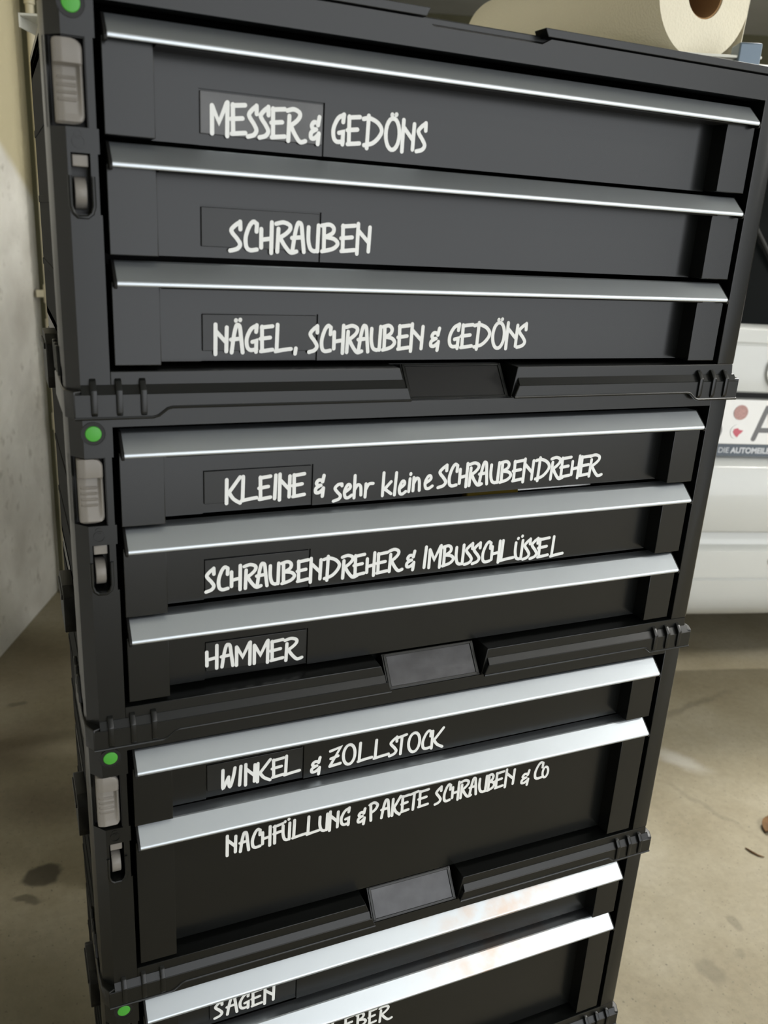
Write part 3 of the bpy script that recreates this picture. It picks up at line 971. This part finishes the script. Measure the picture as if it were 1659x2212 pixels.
for x, y in ((0, 2), (RLEN - 28, 2), (0, 530), (RLEN - 28, 530)):
    c = MB()
    if x == 0:
        c.box(x + 40, x + 43, y, y + 26, 0, 1244, 0.5)
        c.box(x + 40, x + 66, y if y > 100 else y + 23, (y if y > 100 else y + 23) + 3, 0, 1240, 0.5)
        c.build('upright', MAT['rackwhite'], rack)
    else:
        c.box(x, x + 26, y - 4, y + 24, 0, 1262, 2)
        tag(c.build('upright', MAT['rackmetal'], rack), 'blue grey steel upright')

# white carton on the rack
bc = Vector((0.345, 0.80, 1.2492))
cb = thing('carton', bc, 'plain white carton standing on the rack top behind the stack', 'box', None, math.atan2(RE.y, RE.x))
MAT['cardwhite'] = mat('white_card', (0.72, 0.72, 0.69), 0.6)
b = MB()
b.box(-80, 80, -60, 60, 0, 178, 1)
b.build('walls', MAT['cardwhite'], cb)
c = MB()
c.box(-81, 81, -61, 61, 150, 180, 1)
c.build('lid', MAT['cardwhite'], cb)

# ------------------------------------------------------------------ paper roll
def paper():
    M = mat('soft_paper', (0.74, 0.69, 0.55), 0.95)
    nt = M.node_tree
    tc = nt.nodes.new('ShaderNodeTexCoord')
    v = nt.nodes.new('ShaderNodeTexVoronoi')
    v.inputs['Scale'].default_value = 330
    bp = nt.nodes.new('ShaderNodeBump')
    bp.inputs['Strength'].default_value = 0.4
    bp.inputs['Distance'].default_value = 0.0012
    nt.links.new(tc.outputs['Object'], v.inputs['Vector'])
    nt.links.new(v.outputs['Distance'], bp.inputs['Height'])
    nt.links.new(bp.outputs['Normal'], nt.nodes['Principled BSDF'].inputs['Normal'])
    return M
MAT['paper'] = paper()
MAT['core'] = mat('brown_cardboard_core', (0.34, 0.20, 0.09), 0.9)
RR, RLN = 69.4, 430.0
ax = math.radians(92)
near = Vector((0.7266, 0.462, 0))
ctr = near + Vector((math.cos(ax), math.sin(ax), 0)) * RLN * MM / 2
roll = thing('paper_towel_roll', (ctr.x, ctr.y, 1.2492), 'thick cream paper towel roll lying on the rack top with its end facing out', 'paper roll', None, ax - math.pi / 2)
b = MB()
b.ring((0, 0, RR), 27, RR, RLN, 'y', 96)
b.build('paper', MAT['paper'], roll, smooth=40)
c = MB()
c.ring((0, 0, RR), 25.2, 27.2, RLN - 4, 'y', 64)
c.build('core', MAT['core'], roll)
s = MB()
s.prism([(RR - 0.4, RR + 4), (RR + 0.6, RR + 4), (RR - 4, 1), (RR - 5, 1)], 'y', -RLN / 2, RLN / 2)
s.build('loose_sheet', MAT['paper'], roll)

# ------------------------------------------------------------------ the car
CA = math.radians(-15)
CO = Vector((1.48566, 0.94523, 0))
car = thing('car', (CO.x, CO.y, 0), 'white car parked tail-first to the right of the drawer stack', 'car', None, CA)
MAT['carpaint'] = mat('white_car_paint', (0.54, 0.55, 0.53), 0.28, coat=0.5)
MAT['carglass'] = mat('dark_car_glass', (0.003, 0.004, 0.004), 0.45, coat=0.0, spec=0.03)
MAT['trim'] = mat('black_car_trim', (0.02, 0.02, 0.018), 0.6)
MAT['rubber'] = mat('tyre_rubber', (0.018, 0.018, 0.018), 0.8)
MAT['platew'] = mat('plate_white', (0.80, 0.80, 0.79), 0.4)
MAT['plateb'] = mat('plate_grey_print', (0.16, 0.16, 0.165), 0.5)
MAT['band'] = mat('plate_holder_blue_grey', (0.10, 0.12, 0.145), 0.5)
MAT['bandtext'] = mat('plate_holder_lettering', (0.60, 0.62, 0.65), 0.5)
MAT['seal'] = mat('dull_red_seal', (0.45, 0.27, 0.25), 0.6, var=(300, 0.15))
MAT['sealred'] = mat('rose_seal_print', (0.55, 0.13, 0.17), 0.6)
MAT['chrome'] = mat('satin_chrome', (0.6, 0.6, 0.58), 0.25, metal=1.0)
MAT['redlens'] = mat('tail_lamp_red', (0.35, 0.02, 0.02), 0.2)
UC, HW = 60.0, 830.0


def rear_skin(mb, prof, umin=-1.0, umax=1.0, n=48, thick=25):
    """panel swept across the car's tail; prof = [(z, depth)], curved in plan towards the corners"""
    bm = bmesh.new()
    rows = []
    for z, d in prof:
        row = []
        for i in range(n + 1):
            s = umin + (umax - umin) * i / n
            row.append(bm.verts.new((UC + HW * s, d + 230 * abs(s) ** 5 + 20 * abs(s) ** 2, z)))
        rows.append(row)
    for a, b2 in zip(rows, rows[1:]):
        for i in range(n):
            bm.faces.new((a[i], a[i + 1], b2[i + 1], b2[i]))
    r = bmesh.ops.extrude_face_region(bm, geom=bm.faces[:])
    for v in [g for g in r['geom'] if isinstance(g, bmesh.types.BMVert)]:
        v.co.y += thick
    bmesh.ops.recalc_face_normals(bm, faces=bm.faces[:])
    mb.add(bm)


b = MB()
rear_skin(b, [(172, 90), (182, 45), (200, 12), (228, -14), (262, -28), (306, -34), (308, -29), (312, -29), (314, -34), (345, -36), (378, -34), (384, -28), (387, -8), (414, -4),
              (424, -30), (430, -34), (500, -34), (575, -30), (588, -20), (594, 6), (660, 4), (722, 2), (724, 14)])
bumper = b.build('bumper', MAT['carpaint'], car, smooth=40)
b = MB()
rear_skin(b, [(738, 16), (740, 4), (744, 0), (790, -2), (842, 2), (846, 6), (850, 3), (876, 10), (884, 22), (886, 40)])
b.build('tailgate', MAT['carpaint'], car, smooth=40)
b = MB()
rear_skin(b, [(700, 34), (760, 34)], thick=30)  # dark strip standing in for the shade inside the gap
b.build('gap_shade_strip', MAT['trim'], car)
b = MB()
rear_skin(b, [(878, 34), (1120, 100), (1330, 200), (1395, 245)], -0.86, 0.86, thick=6)
b.build('rear_window', MAT['carglass'], car, smooth=60)
# body sides, cabin and roof, seen only from the side
b = MB()
lower = [(UC - 830, 330), (UC - 800, 255), (UC + 800, 255), (UC + 830, 330), (UC + 850, 900), (UC + 850, 2900), (UC + 780, 3400), (UC + 500, 3560), (UC - 500, 3560), (UC - 780, 3400), (UC - 850, 2900), (UC - 850, 900)]
b.prism(lower, 'z', 190, 880, 12)
b.build('body', MAT['carpaint'], car)
b = MB()
bm = bmesh.new()
ringa = [(UC - 790, 300, 880), (UC + 790, 300, 880), (UC + 790, 2500, 880), (UC - 790, 2500, 880)]
ringb = [(UC - 640, 520, 1400), (UC + 640, 520, 1400), (UC + 640, 1750, 1430), (UC - 640, 1750, 1430)]
va, vb = [bm.verts.new(p) for p in ringa], [bm.verts.new(p) for p in ringb]
bm.faces.new(va[::-1])
bm.faces.new(vb)
for i in range(4):
    bm.faces.new((va[i], va[(i + 1) % 4], vb[(i + 1) % 4], vb[i]))
bmesh.ops.recalc_face_normals(bm, faces=bm.faces[:])
b.add(bm)
b.build('cabin_windows', MAT['carglass'], car)
b = MB()
b.prism([(UC - 660, 330), (UC + 660, 330), (UC + 660, 1800), (UC - 660, 1800)], 'z', 1398, 1450, 20)
b.build('roof', MAT['carpaint'], car)
for s in (-1, 1):
    c = MB()
    c.prism([(380, 880), (440, 880), (640, 1410), (560, 1410)], 'x', UC + s * 745 - 40, UC + s * 745 + 40, 4)
    c.build('pillar', MAT['carpaint'], car)
    c = MB()
    c.box(UC + s * 760 - 60, UC + s * 760 + 60, 120, 300, 640, 880, 12)
    tag(c.build('tail_lamp', MAT['redlens'], car), 'red tail lamp')
for sx in (-1, 1):
    for yy in (780, 2900):
        c = MB()
        c.cyl((UC + sx * 770, yy, 300), 300, 190, 'x', 48, 22)
        w = c.build('wheel', MAT['rubber'], car)
        c = MB()
        c.cyl((UC + sx * 770, yy, 300), 200, 196, 'x', 40, 8)
        c.build('rim', MAT['chrome'], w)
# wiper arm, lock badge, sensor
c = MB()
c.tube([(UC + 40, 28, 905), (UC - 60, 60, 1010), (UC - 146, 94, 1146)], [6, 5, 4], 8)
c.build('wiper', MAT['trim'], car)
c = MB()
c.cyl((33, -4, 791), 43, 10, 'y', 40, 2)
c.build('badge', MAT['chrome'], car)
c = MB()
c.ring((79, -35, 355), 9, 10.5, 4, 'y', 28)
c.build('parking_sensor', MAT['chrome'], car)
# number plate with its holder
c = MB()
c.box(-205, 325, -9, 0, 598, 722, 2)
holder = c.build('plate_holder', MAT['band'], car)
c = MB()
c.box(-200, 320, -13, -8, 627, 727, 2)
c.build('number_plate', MAT['platew'], holder)
plate = [o for o in holder.children if o.name.startswith('number_plate')]


def flat_strokes(name, strokes, w, material, parent, y):
    t = MB()
    for pts in strokes:
        ribbon(t, pts, w, y, 0.8)
    return t.build(name, material, parent, smooth=0)


a_ = [[(-15, 640), (5, 710), (11, 710), (31, 640)], [(-6, 660), (22, 660)]]
B_ = [[(-140, 640), (-140, 712)], [(-140, 710)] + arc(-124, 694, 17, 16, 90, -90) + [(-140, 678)], [(-140, 677)] + arc(-117, 657, 17.5, 18.5, 90, -90) + [(-140, 639)]]
flat_strokes('plate_letter', a_, 11, MAT['plateb'], holder, -13)
flat_strokes('plate_letter', B_, 11, MAT['plateb'], holder, -13)
for z, material, nm in ((699, MAT['seal'], 'inspection_seal'), (656, MAT['platew'], 'registration_seal')):
    c = MB()
    c.cyl((-57, -13.6, z), 16.5, 1.6, 'y', 32)
    c.build(nm, material, holder)
c = MB()
c.prism([(-66, 662), (-58, 664), (-53, 660), (-44, 659), (-48, 653), (-52, 650), (-56, 643), (-63, 648), (-68, 655)], 'y', -15.0, -14.0)
c.build('seal_print', MAT['sealred'], holder)


def text_mesh(name, body, size, loc, material, parent, bold=0.0, align='LEFT'):
    cu = bpy.data.curves.new(name, 'FONT')
    cu.body = body
    cu.size = size
    cu.extrude = 0.0006
    cu.offset = bold
    cu.align_x = align
    tmp = bpy.data.objects.new(name + '_tmp', cu)
    COL.objects.link(tmp)
    bpy.context.view_layer.update()
    dg = bpy.context.evaluated_depsgraph_get()
    me = bpy.data.meshes.new_from_object(tmp.evaluated_get(dg))
    bpy.data.objects.remove(tmp)
    me.transform(Matrix.Translation(Vector(loc)) @ Matrix.Rotation(math.pi / 2, 4, 'X'))
    me.materials.clear()
    me.materials.append(material)
    o = bpy.data.objects.new(name, me)
    COL.objects.link(o)
    o.parent = parent
    return o


text_mesh('holder_lettering', 'DIE', 0.0178, (-0.0925, -0.0092, 0.6062), MAT['bandtext'], holder)
text_mesh('holder_lettering', 'AUTOMEILE', 0.0178, (-0.0615, -0.0092, 0.6062), MAT['bandtext'], holder, 0.0006)

# ------------------------------------------------------------------ small things
MAT['leaf'] = mat('dry_leaf', (0.12, 0.062, 0.022), 0.8, var=(60, 0.3))
lf = MB()
bm = bmesh.new()
pts = []
for i in range(9):
    u = i / 8
    wv = 17 * math.sin(math.pi * min(1, u * 1.02)) ** 0.8
    pts.append([(-28 + 56 * u, -wv, 3 + 9 * abs(u - .5)), (-28 + 56 * u, 0, 1.2), (-28 + 56 * u, wv, 4 + 11 * u)])
rows = [[bm.verts.new(p) for p in r] for r in pts]
for a, b2 in zip(rows, rows[1:]):
    for i in range(2):
        bm.faces.new((a[i], a[i + 1], b2[i + 1], b2[i]))
r = bmesh.ops.extrude_face_region(bm, geom=bm.faces[:])
for v in [g for g in r['geom'] if isinstance(g, bmesh.types.BMVert)]:
    v.co.z += 0.6
lf.add(bm)
o = lf.build('dry_leaf', MAT['leaf'])
o.location = (1.222, 0.492, 0.0)
o.rotation_euler = (0, 0, 0.4)
tag(o, 'curled brown dry leaf lying on the concrete at the right', 'leaf')
tw = MB()
tw.tube([(-16, 3, 2.0), (-4, 0, 2.2), (8, -1, 2.0), (18, 2, 2.0)], [1.2, 1.8, 1.6, 0.8], 8)
o = tw.build('twig', MAT['leaf'])
o.location = (1.132, 0.448, 0.0)
o.rotation_euler = (0, 0, -1.1)
tag(o, 'short dark twig lying on the concrete near the dry leaf', 'twig')

# yellow tool showing in the slit under the top drawer of the second case
MAT['yellow'] = mat('yellow_grip', (0.62, 0.42, 0.03), 0.45)
sd = thing('screwdriver', (0.246, 0.045, FZ - PITCH * MM + 0.0925), 'yellow screwdriver grip in the narrow gap under the drawer lettered KLEINE & sehr kleine SCHRAUBENDREHER', 'screwdriver')
c = MB()
c.cyl((0, 0, 0), 4.0, 40, 'x', 16, 1.5)
c.build('grip', MAT['yellow'], sd)
c = MB()
c.cyl((50, 0, 0), 1.6, 62, 'x', 10)
c.build('shaft', MAT['chrome'], sd)
